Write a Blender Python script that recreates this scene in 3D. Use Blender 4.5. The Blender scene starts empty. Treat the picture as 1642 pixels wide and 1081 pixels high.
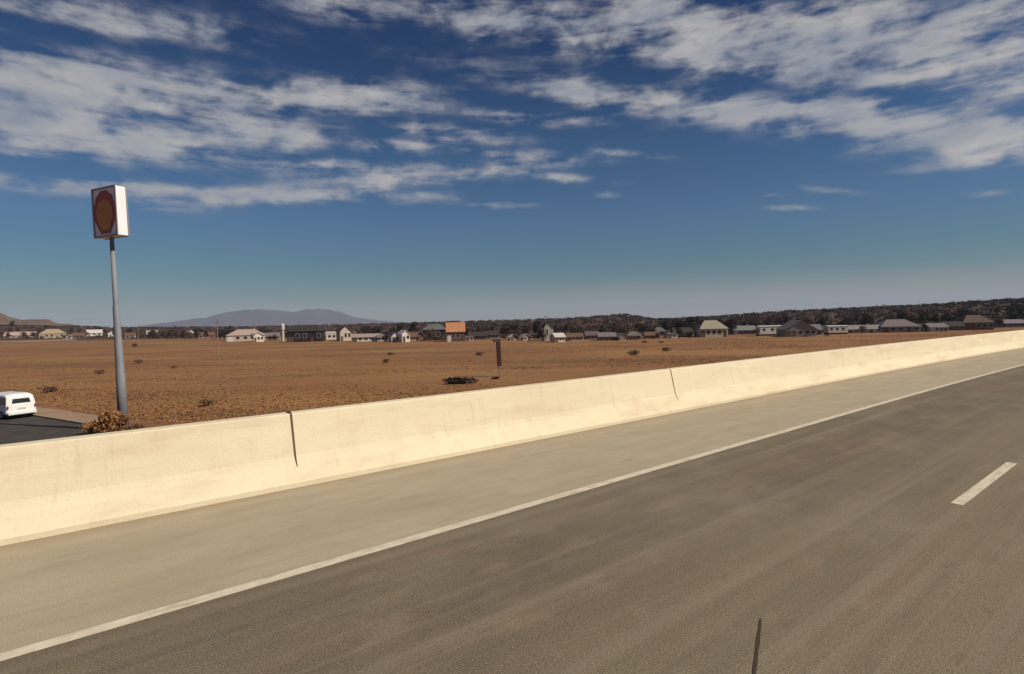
import bpy, bmesh, math, random
from mathutils import Vector, Matrix, noise as mnoise
R = math.radians
rnd = random.Random(7)
sc = bpy.context.scene
COL = sc.collection

# ------------------------------------------------------------------ camera
F = 900.0                     # focal length in photograph pixels (1642 wide)
CAMZ = 2.45
PITCH, ROLL = 1.65, 1.29
camd = bpy.data.cameras.new('camera'); cam = bpy.data.objects.new('camera', camd); COL.objects.link(cam)
camd.sensor_width = 36; camd.lens = F / 1642 * 36
camd.clip_start = 0.1; camd.clip_end = 40000
CM = Matrix.Rotation(R(90 - PITCH), 4, 'X') @ Matrix.Rotation(R(-ROLL), 4, 'Z')
cam.matrix_world = Matrix.Translation((0, 0, CAMZ)) @ CM
sc.camera = cam
def ray(px, py):
    d = CM.to_3x3() @ Vector(((px - 821) / F, (540.5 - py) / F, -1))
    return d.normalized()
FIELD = -4.55
def gp(px, py, z=FIELD):      # where a sight line meets the level z
    d = ray(px, py); t = (z - CAMZ) / d.z
    return Vector((d.x * t, d.y * t, z))
def gt(px, py):               # where a sight line meets the terrain
    d = ray(px, py); t = 20.0
    while t < 900 and CAMZ + d.z * t > ground_h(d.x * t, d.y * t): t += 2.0
    return Vector((d.x * t, d.y * t, CAMZ + d.z * t))
def azel(px, py):
    d = ray(px, py); return math.atan2(d.x, d.y), math.asin(d.z)

# ------------------------------------------------------------------ sun, sky, exposure
SUN_AZ, SUN_EL = 108, 42
sd = bpy.data.lights.new('sun', 'SUN'); sun = bpy.data.objects.new('sun', sd); COL.objects.link(sun)
sd.energy = 5.0; sd.angle = R(0.53); sd.color = (1.0, 0.91, 0.76)
tosun = Vector((math.sin(R(SUN_AZ)) * math.cos(R(SUN_EL)), math.cos(R(SUN_AZ)) * math.cos(R(SUN_EL)), math.sin(R(SUN_EL))))
sun.rotation_euler = tosun.to_track_quat('Z', 'Y').to_euler()
sc.view_settings.view_transform = 'Standard'; sc.view_settings.look = 'None'
sc.view_settings.gamma = 1; sc.view_settings.exposure = 0.0

def N(nt, t, **kw):
    n = nt.nodes.new(t)
    for k, v in kw.items():
        if k.startswith('_'): setattr(n, k[1:], v)
        else:
            n.inputs[int(k[1:]) if k[0] == 'i' and k[1:].isdigit() else k].default_value = v
    return n
def mth(nt, op, a, b=None, c=None, clamp=False):
    n = nt.nodes.new('ShaderNodeMath'); n.operation = op; n.use_clamp = clamp
    for i, v in enumerate((a, b, c)):
        if v is None: continue
        if isinstance(v, (int, float)): n.inputs[i].default_value = v
        else: nt.links.new(v, n.inputs[i])
    return n.outputs[0]
def mixc(nt, f, a, b, mode='MIX'):
    n = nt.nodes.new('ShaderNodeMix'); n.data_type = 'RGBA'; n.blend_type = mode
    for s, v in ((n.inputs[0], f), (n.inputs[6], a), (n.inputs[7], b)):
        if isinstance(v, (int, float)): s.default_value = v
        elif isinstance(v, (tuple, list)): s.default_value = (*v[:3], 1)
        else: nt.links.new(v, s)
    return n.outputs[2]

w = bpy.data.worlds.new('World'); sc.world = w; w.use_nodes = True
nt = w.node_tree; nt.nodes.clear(); L = nt.links
geo = nt.nodes.new('ShaderNodeTexCoord')
sep = nt.nodes.new('ShaderNodeSeparateXYZ'); L.new(geo.outputs['Generated'], sep.inputs[0])
AZ = mth(nt, 'ARCTAN2', sep.outputs[0], sep.outputs[1]); EL = mth(nt, 'ARCSINE', sep.outputs[2])
ae = nt.nodes.new('ShaderNodeCombineXYZ'); L.new(AZ, ae.inputs[0]); L.new(EL, ae.inputs[1])
sky = nt.nodes.new('ShaderNodeTexSky'); sky.sky_type = 'NISHITA'; sky.sun_disc = False
sky.sun_elevation = R(SUN_EL); sky.sun_rotation = R(SUN_AZ); sky.altitude = 1200
sky.air_density = 1.0; sky.dust_density = 0.6; sky.ozone_density = 2.5
# deep winter blue high up, paler towards the horizon
ramp = nt.nodes.new('ShaderNodeValToRGB'); L.new(mth(nt, 'DIVIDE', EL, R(40)), ramp.inputs[0])
cr = ramp.color_ramp
SKYR = [(0.0, (.48, .46, .38)), (0.06, (.28, .37, .35)), (0.14, (.23, .37, .39)), (0.24, (.235, .39, .49)), (0.40, (.17, .345, .48)), (0.62, (.055, .205, .37)), (0.9, (.045, .18, .36))]
while len(cr.elements) < len(SKYR): cr.elements.new(.5)
for e, (p, c) in zip(cr.elements, SKYR): e.position = p; e.color = (*c, 1)
skyc = mixc(nt, 1.0, sky.outputs[0], ramp.outputs[0], 'MULTIPLY')
# thin warm murk low in the east
low = nt.nodes.new('ShaderNodeMapRange'); low.interpolation_type = 'SMOOTHSTEP'
for k, v in (('From Min', R(0)), ('From Max', R(4.5)), ('To Min', 1), ('To Max', 0)): low.inputs[k].default_value = v
L.new(EL, low.inputs['Value'])
east = nt.nodes.new('ShaderNodeMapRange'); east.interpolation_type = 'SMOOTHSTEP'
for k, v in (('From Min', -.5), ('From Max', .8), ('To Min', .35), ('To Max', .95)): east.inputs[k].default_value = v
L.new(AZ, east.inputs['Value'])
skyc = mixc(nt, mth(nt, 'MULTIPLY', low.outputs[0], east.outputs[0]), skyc, (3.9, 3.45, 3.15))
# clouds: noise thickened where the banks of cloud stand
BANKS = [  # px, py, rx, ry, tilt (deg, + = falls to the right), strength
 (190, 32, 230, 26, 7, .70), (330, 60, 120, 16, 8, .4),
 (90, 140, 200, 62, 6, 1.05), (170, 220, 300, 46, 2, 1.1), (340, 165, 160, 40, 10, .85), (560, 155, 130, 26, 2, .95), (-150, 200, 200, 90, 0, 1.0),
 (480, 218, 60, 22, 0, .5), (150, 300, 260, 17, 3, .75), (420, 315, 200, 17, -3, .85), (680, 280, 220, 16, -4, .75), (630, 235, 90, 12, 3, .6),
 (640, 315, 110, 12, 0, .5), (850, 250, 110, 10, 3, .75), (850, 190, 110, 10, 3, .75), (720, 215, 120, 14, 6, .6), (900, 285, 70, 8, 6, .55), (500, 265, 140, 12, 2, .6),
 (560, 15, 110, 18, 3, .65), (800, 25, 190, 30, 6, .68), (900, 60, 130, 24, 3, .5), (1100, 35, 160, 40, 4, .8),
 (1130, 172, 330, 22, 4, 1.0), (1420, 205, 330, 36, 5, 1.0), (1560, 235, 200, 34, 3, .8),
 (1230, 92, 250, 36, 4, 1.0), (1450, 60, 240, 46, 5, .85), (1650, 70, 200, 100, 5, .85), (1400, 125, 250, 18, 4, .55), (1350, 16, 260, 18, 0, .6), (1040, 30, 120, 22, -30, .6),
 (1000, 246, 75, 6, 4, .55), (1262, 333, 42, 6, 1, .62), (1230, 312, 40, 5, 3, .36), (1330, 305, 70, 6, 4, .40), (985, 312, 40, 6, 0, .36), (1580, 310, 60, 8, -4, .36), (1190, 330, 40, 5, -3, .34),
 (800, 330, 60, 7, 0, .4), (1520, 262, 110, 14, -6, .5),
 (400, -120, 700, 60, 3, .6), (1500, -150, 600, 90, 3, .9), (2100, 120, 300, 130, 0, .9)]
tot = None
for (px, py, rx, ry, tl, st) in BANKS:
    a0, e0 = azel(px, py); a1, e1 = azel(px + 40, py + 40 * math.tan(R(tl)))
    k = math.hypot(a1 - a0, e1 - e0) / math.hypot(40, 40 * math.tan(R(tl)))
    mp = nt.nodes.new('ShaderNodeMapping'); mp.vector_type = 'TEXTURE'
    mp.inputs['Location'].default_value = (a0, e0, 0); mp.inputs['Rotation'].default_value = (0, 0, math.atan2(e1 - e0, a1 - a0))
    mp.inputs['Scale'].default_value = (rx * k, ry * k * 1.05, 1); L.new(ae.outputs[0], mp.inputs[0])
    ln = nt.nodes.new('ShaderNodeVectorMath'); ln.operation = 'DOT_PRODUCT'; L.new(mp.outputs[0], ln.inputs[0]); L.new(mp.outputs[0], ln.inputs[1])
    g = mth(nt, 'MULTIPLY', mth(nt, 'EXPONENT', mth(nt, 'MULTIPLY', ln.outputs['Value'], -1.0)), st)
    tot = g if tot is None else mth(nt, 'MAXIMUM', mth(nt, 'MULTIPLY_ADD', g, .25, tot), g)
def wnoise(sx, sy, det, rough, dist, off=0):
    mp = nt.nodes.new('ShaderNodeMapping'); mp.inputs['Scale'].default_value = (sx, sy, 1); mp.inputs['Location'].default_value = (off, off * .7, off)
    L.new(ae.outputs[0], mp.inputs[0])
    n = N(nt, 'ShaderNodeTexNoise', Scale=1.0, Detail=det, Roughness=rough, Distortion=dist); L.new(mp.outputs[0], n.inputs['Vector'])
    return n.outputs[0]
puff = wnoise(11, 24, 7, .56, .3, 3.1); streak = wnoise(5, 46, 5, .55, .5, 9.7); fine = wnoise(30, 60, 4, .55, .3, 5.3)
nn = mth(nt, 'ADD', mth(nt, 'ADD', mth(nt, 'MULTIPLY', puff, 1.0), mth(nt, 'MULTIPLY', streak, .7)), mth(nt, 'MULTIPLY', fine, .45))
dens = mth(nt, 'ADD', tot, mth(nt, 'MULTIPLY', mth(nt, 'MULTIPLY', mth(nt, 'SUBTRACT', nn, 1.03), 3.1), mth(nt, 'MULTIPLY_ADD', tot, 1.6, .15, clamp=True)))
mr = nt.nodes.new('ShaderNodeMapRange'); mr.interpolation_type = 'SMOOTHSTEP'; mr.clamp = True
for k, v in (('From Min', .05), ('From Max', 1.35), ('To Min', 0), ('To Max', .90)): mr.inputs[k].default_value = v
L.new(dens, mr.inputs['Value'])
core = nt.nodes.new('ShaderNodeMapRange'); core.clamp = True
for k, v in (('From Min', .32), ('From Max', .72), ('To Min', 0), ('To Max', 1)): core.inputs[k].default_value = v
L.new(wnoise(9, 26, 5, .55, .3, 1.7), core.inputs['Value'])
CB = .1
cloudc = mixc(nt, core.outputs[0], tuple(v / CB for v in (.27, .30, .36)), tuple(v / CB for v in (.54, .51, .49)))
final = mixc(nt, mr.outputs[0], skyc, cloudc)
bg = nt.nodes.new('ShaderNodeBackground'); bg.inputs[1].default_value = CB; L.new(final, bg.inputs[0])
wo = nt.nodes.new('ShaderNodeOutputWorld'); L.new(bg.outputs[0], wo.inputs[0])

# ------------------------------------------------------------------ materials
def mat(name, c1, c2=None, scale=2.0, rough=.85, stretch=(1, 1, 1), bump=0, bscale=40, metal=0, detail=6, lo=.35, hi=.65, coords='Object', extra=None, coat=0):
    m = bpy.data.materials.new(name); m.use_nodes = True; t = m.node_tree; b = t.nodes['Principled BSDF']
    b.inputs['Roughness'].default_value = rough; b.inputs['Metallic'].default_value = metal; b.inputs['Coat Weight'].default_value = coat
    if rough > .7: b.inputs['Specular IOR Level'].default_value = .2
    tc = t.nodes.new('ShaderNodeTexCoord'); src = tc.outputs[coords]
    if coords == 'World':
        pass
    if c2 is not None:
        mp = t.nodes.new('ShaderNodeMapping'); mp.inputs['Scale'].default_value = stretch; t.links.new(src, mp.inputs[0])
        n = N(t, 'ShaderNodeTexNoise', Scale=scale, Detail=detail, Roughness=.6); t.links.new(mp.outputs[0], n.inputs['Vector'])
        r = N(t, 'ShaderNodeMapRange', **{'From Min': lo, 'From Max': hi}); t.links.new(n.outputs[0], r.inputs[0])
        col = mixc(t, r.outputs[0], c1, c2)
    else:
        rg = t.nodes.new('ShaderNodeRGB'); rg.outputs[0].default_value = (*c1, 1); col = rg.outputs[0]
    if extra: col = extra(t, src, col)
    t.links.new(col, b.inputs['Base Color'])
    if bump:
        n = N(t, 'ShaderNodeTexNoise', Scale=bscale, Detail=5); t.links.new(src, n.inputs['Vector'])
        bp = N(t, 'ShaderNodeBump', Strength=bump, Distance=.02); t.links.new(n.outputs[0], bp.inputs['Height']); t.links.new(bp.outputs[0], b.inputs['Normal'])
    return m
def layer(t, src, col, c, scale, lo, hi, stretch=(1, 1, 1), amt=1.0, detail=5, loc=(0, 0, 0)):
    mp = t.nodes.new('ShaderNodeMapping'); mp.inputs['Scale'].default_value = stretch; mp.inputs['Location'].default_value = loc; t.links.new(src, mp.inputs[0])
    n = N(t, 'ShaderNodeTexNoise', Scale=scale, Detail=detail, Roughness=.62); t.links.new(mp.outputs[0], n.inputs['Vector'])
    r = N(t, 'ShaderNodeMapRange', **{'From Min': lo, 'From Max': hi, 'To Max': amt}); t.links.new(n.outputs[0], r.inputs[0])
    return mixc(t, r.outputs[0], col, c)

# ------------------------------------------------------------------ object helpers
def tag(o, label=None, cat=None, group=None, kind=None):
    if label: o['label'] = label
    if cat: o['category'] = cat
    if group: o['group'] = group
    if kind: o['kind'] = kind
    return o
def empty(name, loc=(0, 0, 0), rz=0, **kw):
    o = bpy.data.objects.new(name, None); COL.objects.link(o); o.location = loc; o.rotation_euler = (0, 0, rz); o.empty_display_size = .5
    return tag(o, **kw)
class MB:
    def __init__(s): s.v = []; s.f = []; s.m = []
    def poly(s, pts, mi=0):
        i = len(s.v); s.v += [tuple(p) for p in pts]; s.f.append(tuple(range(i, i + len(pts)))); s.m.append(mi)
    def add(s, vs, fs, mi=0):
        i = len(s.v); s.v += [tuple(p) for p in vs]; s.f += [tuple(i + k for k in f) for f in fs]; s.m += [mi] * len(fs)
    def box(s, x0, x1, y0, y1, z0, z1, mi=0):
        s.add([(x0, y0, z0), (x1, y0, z0), (x1, y1, z0), (x0, y1, z0), (x0, y0, z1), (x1, y0, z1), (x1, y1, z1), (x0, y1, z1)],
              [(3, 2, 1, 0), (4, 5, 6, 7), (0, 1, 5, 4), (1, 2, 6, 5), (2, 3, 7, 6), (3, 0, 4, 7)], mi)
    def sweep(s, prof, xs, mi=0, cap=True):       # prof: closed (y,z) loop; swept along x
        n = len(prof); i0 = len(s.v)
        for x in xs: s.v += [(x, y, z) for y, z in prof]
        for k in range(len(xs) - 1):
            a = i0 + k * n; b = a + n
            for j in range(n): s.f.append((a + j, a + (j + 1) % n, b + (j + 1) % n, b + j)); s.m.append(mi)
        if cap:
            s.f.append(tuple(i0 + j for j in range(n))[::-1]); s.f.append(tuple(i0 + (len(xs) - 1) * n + j for j in range(n))); s.m += [mi, mi]
    def tube(s, pts, rs, seg=8, mi=0, cap=True):
        rings = []
        for k, p in enumerate(pts):
            p = Vector(p); a = Vector(pts[max(k - 1, 0)]); b = Vector(pts[min(k + 1, len(pts) - 1)])
            d = (b - a).normalized(); u = d.orthogonal().normalized() if abs(d.z) < .9 else Vector((1, 0, 0)); u = (u - d * u.dot(d)).normalized(); v = d.cross(u)
            rings.append([p + (u * math.cos(q * 2 * math.pi / seg) + v * math.sin(q * 2 * math.pi / seg)) * rs[k] for q in range(seg)])
        i0 = len(s.v)
        for rg in rings: s.v += [tuple(p) for p in rg]
        for k in range(len(rings) - 1):
            for q in range(seg):
                a = i0 + k * seg; b = a + seg; s.f.append((a + q, a + (q + 1) % seg, b + (q + 1) % seg, b + q)); s.m.append(mi)
        if cap:
            s.f.append(tuple(i0 + q for q in range(seg))[::-1]); s.f.append(tuple(i0 + (len(rings) - 1) * seg + q for q in range(seg))); s.m += [mi, mi]
    def build(s, name, mats, parent=None, smooth=False, bevel=0, fix=True):
        me = bpy.data.meshes.new(name); me.from_pydata(s.v, [], s.f)
        if not isinstance(mats, (list, tuple)): mats = [mats]
        for m in mats: me.materials.append(m)
        for p, mi in zip(me.polygons, s.m): p.material_index = mi; p.use_smooth = smooth
        if fix:
            bm = bmesh.new(); bm.from_mesh(me); bmesh.ops.recalc_face_normals(bm, faces=bm.faces); bm.to_mesh(me); bm.free()
        me.update()
        o = bpy.data.objects.new(name, me); COL.objects.link(o)
        if parent: o.parent = parent
        if bevel:
            b = o.modifiers.new('bevel', 'BEVEL'); b.width = bevel; b.segments = 2; b.limit_method = 'ANGLE'
        return o
def copy_thing(o):
    c = o.copy(); COL.objects.link(c)
    for ch in list(o.children):
        d = ch.copy(); COL.objects.link(d); d.parent = c
        for g in list(ch.children):
            e = g.copy(); COL.objects.link(e); e.parent = d
    return c
def sstep(t): t = max(0, min(1, t)); return t * t * (3 - 2 * t)
def interp(tab, x):
    if x <= tab[0][0]: return tab[0][1]
    for (a, b), (c, d) in zip(tab, tab[1:]):
        if x <= c: return b + (d - b) * (x - a) / (c - a)
    return tab[-1][1]

# ================================================================== THE GROUND
# skyline of the rise behind the houses, as elevation by bearing
TOPS = [(-100, 521), (100, 524), (200, 526), (400, 525), (620, 520), (800, 516), (900, 513), (960, 509), (1003, 505.5), (1052, 514), (1150, 509), (1250, 501.5), (1350, 497), (1450, 493), (1550, 487.5), (1642, 482), (1900, 470)]
RIDGE = [(azel(x, y)[0], azel(x, y)[1]) for x, y in TOPS]
def ridge_r(az): return interp([(-.75, 800), (0, 640), (.75, 560)], az)
def ground_h(x, y):
    r = math.hypot(x, y); az = math.atan2(x, y)
    r0 = interp([(-.75, 560), (-.3, 380), (.2, 270), (.75, 260)], az); r1 = ridge_r(az)
    z = FIELD
    if abs(az) < 2.2:
        k = 1 - sstep((abs(az) - 1.1) / 1.0)
        el = interp(RIDGE, az); zr = CAMZ + math.tan(el) * r1
        t = sstep((r - r0) / (r1 - r0)); z += (zr - FIELD) * t * k * (1 - sstep((r - r1 - 100) / 1500))
    if r > 120: z += (mnoise.noise(Vector((x * .012, y * .012, 0))) * .5) * sstep((r - 120) / 250) * .6
    return z
def field_extra(t, src, col):
    col = layer(t, src, col, (.29, .17, .066), .022, .50, .66, (1, 2.2, 1), .8)        # yellow grass drifts
    col = layer(t, src, col, (.12, .055, .028), .055, .55, .70, (1, 3.0, 1), .75, loc=(9, 4, 0))      # darker scrub streaks
    col = layer(t, src, col, (.10, .055, .03), .5, .56, .72, (1, 1.6, 1), .5, loc=(2, 7, 0))
    col = layer(t, src, col, (.13, .062, .032), .018, .50, .62, (.6, 3.2, 1), .55, loc=(31, 14, 0))
    col = layer(t, src, col, (.09, .085, .035), .12, .60, .72, (1, 2.5, 1), .55, loc=(5, 1, 0))
    # the settled land beyond the field is darker scrub
    sx = t.nodes.new('ShaderNodeSeparateXYZ'); t.links.new(src, sx.inputs[0])
    lim = t.nodes.new('ShaderNodeMapRange'); lim.clamp = True          # settled ground begins nearer on the right
    for k, v in (('From Min', -180.0), ('From Max', 40.0), ('To Min', 380.0), ('To Max', 202.0)): lim.inputs[k].default_value = v
    t.links.new(sx.outputs[0], lim.inputs['Value'])
    nz = N(t, 'ShaderNodeTexNoise', Scale=.03, Detail=4.0); t.links.new(src, nz.inputs['Vector'])
    dd_ = mth(t, 'ADD', mth(t, 'SUBTRACT', sx.outputs[1], lim.outputs[0]), mth(t, 'MULTIPLY', nz.outputs[0], 14.0))
    r = N(t, 'ShaderNodeMapRange', **{'From Min': 4.0, 'From Max': 22.0, 'To Max': .88}); t.links.new(dd_, r.inputs[0])
    return mixc(t, r.outputs[0], col, (.065, .038, .032))
M_field = mat('dry_field', (.270, .134, .054), (.215, .102, .042), .035, .95, (1, 1.8, 1), bump=.6, bscale=3, extra=field_extra, detail=9)
mb = MB(); NA = 300; radii = [0] + [8 * 1.0 * i for i in range(1, 12)] + [88 * 1.052 ** i for i in range(1, 94)]
radii = [r for r in radii if r < 10200]
for r in radii[1:]:
    for k in range(NA):
        a = k * 2 * math.pi / NA; x, y = math.sin(a) * r, math.cos(a) * r; mb.v.append((x, y, ground_h(x, y)))
mb.v.append((0, 0, FIELD)); c0 = len(mb.v) - 1
for k in range(NA): mb.f.append((c0, (k + 1) % NA, k)); mb.m.append(0)
for i in range(len(radii) - 2):
    for k in range(NA):
        a = i * NA + k; b = i * NA + (k + 1) % NA; mb.f.append((a, b, b + NA, a + NA)); mb.m.append(0)
tag(mb.build('ground', M_field, smooth=True), kind='structure')

# far blue mountain and near brown hill
def mountain(name, prof, dist, depth, m, rows=14):
    mb = MB(); cols = []
    for i in range(len(prof) - 1):
        (x0, y0), (x1, y1) = prof[i], prof[i + 1]; n = max(2, int((x1 - x0) / 6))
        for k in range(n): cols.append((x0 + (x1 - x0) * k / n, y0 + (y1 - y0) * k / n))
    cols.append(prof[-1]); n = len(cols)
    for j in range(rows):
        u = j / (rows - 1) * 2 - 1; D = dist + u * depth
        for i, (px, py) in enumerate(cols):
            d = ray(px, py); q = math.hypot(d.x, d.y); z = CAMZ + d.z / q * dist
            nz = mnoise.fractal(Vector((px * .05, u * 2.5, dist)), .9, 2.1, 5)
            h = (z - FIELD) * max(0, (1 - abs(u) ** 1.4)) * (1 + .22 * nz * min(1, abs(u) * 3)) + .04 * (z - FIELD) * nz * (1 - abs(u))
            mb.v.append((d.x / q * D, d.y / q * D, FIELD - 8 + h + 8 * (1 - abs(u))))
    for j in range(rows - 1):
        for i in range(n - 1):
            a = j * n + i; mb.f.append((a, a + 1, a + 1 + n, a + n)); mb.m.append(0)
    return tag(mb.build(name, m, smooth=True), kind='structure')
M_mount = mat('bare_rock', (.07, .055, .07), (.12, .09, .10), .004, .95, bump=.0)
M_hill = mat('dry_hillside', (.17, .10, .055), (.10, .065, .04), .01, .95, (1, 1, 2))
mountain('mountain', [(215, 524), (250, 519), (290, 514), (335, 508), (362, 501), (385, 498), (412, 496), (440, 497.5), (475, 499), (510, 495), (528, 496), (546, 501), (572, 509), (610, 514), (650, 517), (690, 520)], 7000, 900, M_mount)
mountain('hill', [(-420, 470), (-200, 478), (-90, 488), (-30, 497), (0, 500), (14, 506), (35, 512), (60, 511), (78, 512), (95, 518), (150, 523), (200, 527)], 1900, 350, M_hill)

# ================================================================== ROADS AND OVERPASS (local frame: x along the road, y towards the barrier)
ANG = R(38.3)
def loc2w(s, p, z=0):
    return Vector((math.cos(ANG) * s - math.sin(ANG) * p, math.sin(ANG) * s + math.cos(ANG) * p, z))
S0, S1 = -60, 420
def bend(s): return -.0008 * (max(0, min(s, 130) - 15) ** 2 + 230 * max(0, s - 130))
def roadobj(o):               # the road swings gently to the right past the bridge
    me = o.data; uv = me.uv_layers.new(name='UVMap')
    for lp in me.loops: c = me.vertices[lp.vertex_index].co; uv.data[lp.index].uv = (c.x, c.y)
    for v in me.vertices: v.co.y += bend(v.co.x)
    if not o.parent: o.rotation_euler = (0, 0, ANG)
    return o
P_LINE, P_BASE = 5.69, 8.67
def strip(mb, s0, s1, p0, p1, z):
    n = max(1, int((s1 - s0) / 3))
    for i in range(n):
        a = s0 + (s1 - s0) * i / n; b = s0 + (s1 - s0) * (i + 1) / n
        mb.poly([(a, p0, z), (b, p0, z), (b, p1, z), (a, p1, z)])
def lane_extra(t, src, col):
    sp = t.nodes.new('ShaderNodeSeparateXYZ'); t.links.new(src, sp.inputs[0])
    # rubber-darkened band in the outer lane, fading towards the lane line
    mp = t.nodes.new('ShaderNodeMapping'); mp.inputs['Scale'].default_value = (.12, .5, 1); t.links.new(src, mp.inputs[0])
    n = N(t, 'ShaderNodeTexNoise', Scale=1.0, Detail=3); t.links.new(mp.outputs[0], n.inputs['Vector'])
    pw = mth(t, 'ADD', sp.outputs[1], mth(t, 'MULTIPLY', mth(t, 'SUBTRACT', n.outputs[0], .5), 1.2))
    r = N(t, 'ShaderNodeValToRGB'); t.links.new(mth(t, 'DIVIDE', pw, 6.5), r.inputs[0]); e = r.color_ramp.elements
    for q, v in ((.12, .1), (.28, .25), (.42, .38), (.62, .95), (.74, .8), (.86, .75)):
        if q == .12: e[0].position = q; e[0].color = (v, v, v, 1)
        elif q == .86: e[-1].position = q; e[-1].color = (v, v, v, 1)
        else:
            k = e.new(q); k.color = (v, v, v, 1)
    col = mixc(t, r.outputs[0], col, (.125, .096, .062))
    col = layer(t, src, col, (.26, .165, .11), .55, .50, .70, (.6, 1.6, 1), .5, loc=(3, 3, 0))
    col = layer(t, src, col, (.20, .178, .10), .7, .50, .70, (.6, 1.4, 1), .5, loc=(13, 1, 0))
    col = layer(t, src, col, (.08, .066, .052), .9, .52, .72, (.18, 3.2, 1), .45, loc=(1, 8, 0))
    col = layer(t, src, col, (.30, .22, .15), 1.7, .54, .66, (.8, 1.3, 1), .35, loc=(21, 5, 0))
    col = layer(t, src, col, (.29, .25, .18), .28, .52, .74, (1, 1.2, 1), .5, loc=(5, 11, 0))
    col = layer(t, src, col, (.07, .06, .05), 3.5, .62, .74, (.5, 1.2, 1), .5, loc=(2, 3, 0))
    col = layer(t, src, col, (.06, .05, .045), 75, .48, .60, (1, 1, 1), .6, detail=2)
    col = layer(t, src, col, (.10, .08, .062), 1.0, .50, .66, (.035, 2.6, 1), .45, loc=(1, 3, 0))
    col = layer(t, src, col, (.27, .225, .165), 1.0, .52, .68, (.04, 3.4, 1), .40, loc=(6, 9, 0))
    col = layer(t, src, col, (.10, .085, .07), 26, .50, .66, (1, 1, 1), .35, detail=3)
    col = layer(t, src, col, (.42, .36, .28), 95, .54, .64, (1, 1, 1), .55, detail=2, loc=(7, 7, 0))
    return col
M_lane = mat('worn_asphalt', (.245, .192, .118), (.21, .165, .102), 1.1, .9, (.5, 1.5, 1), bump=.08, bscale=150, extra=lane_extra, coords='UV')
def sh_extra(t, src, col):
    col = layer(t, src, col, (.40, .285, .19), .6, .5, .72, (.5, 1.5, 1), .5, loc=(4, 4, 0))
    col = layer(t, src, col, (.31, .27, .175), .8, .5, .72, (.4, 2, 1), .5, loc=(7, 2, 0))
    col = layer(t, src, col, (.21, .18, .13), 70, .49, .62, (1, 1, 1), .5, detail=2)
    col = layer(t, src, col, (.55, .48, .36), 90, .55, .66, (1, 1, 1), .45, detail=2, loc=(2, 9, 0))
    col = layer(t, src, col, (.25, .21, .16), 2.6, .55, .72, (.4, 1.3, 1), .45, loc=(8, 8, 0))
    col = layer(t, src, col, (.30, .245, .18), 1.0, .52, .68, (.05, 3.0, 1), .35, loc=(3, 1, 0))
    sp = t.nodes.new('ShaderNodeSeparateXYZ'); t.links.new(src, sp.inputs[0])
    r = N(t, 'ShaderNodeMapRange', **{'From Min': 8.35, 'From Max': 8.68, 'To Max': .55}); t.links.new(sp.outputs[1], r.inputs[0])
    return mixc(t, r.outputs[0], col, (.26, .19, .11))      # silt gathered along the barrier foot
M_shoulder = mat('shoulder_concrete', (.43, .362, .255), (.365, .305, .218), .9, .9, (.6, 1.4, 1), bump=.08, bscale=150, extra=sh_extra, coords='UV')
mb = MB(); strip(mb, S0, S1, -9.5, P_LINE + .02, 0); tag(roadobj(mb.build('road', M_lane)), kind='structure')
mb = MB(); strip(mb, S0, S1, P_LINE + .02, P_BASE + .15, .0); tag(roadobj(mb.build('road_shoulder', M_shoulder)), kind='structure')
def paint_extra(t, src, col):
    return layer(t, src, col, (.32, .27, .18), 5, .52, .70, (.5, 2.2, 1), .75)
M_paint = mat('road_paint', (.66, .58, .45), (.54, .47, .36), 6, .8, extra=paint_extra)
mb = MB(); strip(mb, S0, S1, P_LINE - .075, P_LINE + .07, .004); tag(roadobj(mb.build('edge_line', M_paint)), kind='structure')
mb = MB()
for k in range(-3, 30):
    s = 8.75 + k * 12.2; strip(mb, s, s + 3.0, 2.0, 2.13, .004)
tag(roadobj(mb.build('lane_marking', M_paint)), kind='structure')
# sealed crack
M_tar = mat('tar', (.045, .03, .015), (.06, .04, .02), 20, .6)
mb = MB(); a = gp(1220, 992, 0); b = gp(1204, 1130, 0); d = (b - a).normalized(); q = Vector((d.y, -d.x, 0)); pts = []
n = 14
for i in range(n + 1):
    p = a.lerp(b, i / n) + q * (.0012 * math.sin(i * 2.3)); wd = .005 + .007 * min(1, i / 3) + .002 * math.sin(i * 1.7); pts.append((p - q * wd, p + q * wd))
for (l0, r0_), (l1, r1_) in zip(pts, pts[1:]):
    mb.poly([(l0.x, l0.y, .005), (r0_.x, r0_.y, .005), (r1_.x, r1_.y, .005), (l1.x, l1.y, .005)])
tag(mb.build('sealed_crack', M_tar), 'thin dark sealed crack in the near traffic lane', 'crack')

# barrier
def bar_extra(t, src, col):
    col = layer(t, src, col, (.50, .36, .22), 1.2, .52, .72, (.5, 1, 2.2), .40, loc=(3, 0, 0))
    col = layer(t, src, col, (.60, .45, .31), 3.0, .5, .75, (1, 1, .35), .35, loc=(6, 0, 0))
    col = layer(t, src, col, (.38, .28, .17), 7.0, .62, .78, (1, 1, .5), .35, loc=(1, 0, 5))
    col = layer(t, src, col, (.42, .34, .24), 2.4, .58, .78, (3.0, 1, .18), .45, loc=(4, 0, 2))      # rain streaks
    col = layer(t, src, col, (.22, .18, .14), 1.6, .66, .74, (.22, 1, 6), .4, loc=(9, 0, 1))      # tyre scuffs along the wall
    col = layer(t, src, col, (.45, .37, .27), 40, .6, .8, (1, 1, 1), .4, detail=2)
    return col
M_bar = mat('barrier_concrete', (.72, .625, .45), (.66, .57, .41), .7, .9, (.4, 1, 1.6), bump=.25, bscale=25, extra=bar_extra)
M_joint = mat('joint_sealant', (.13, .085, .045), (.09, .06, .035), 30, .8)
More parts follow.
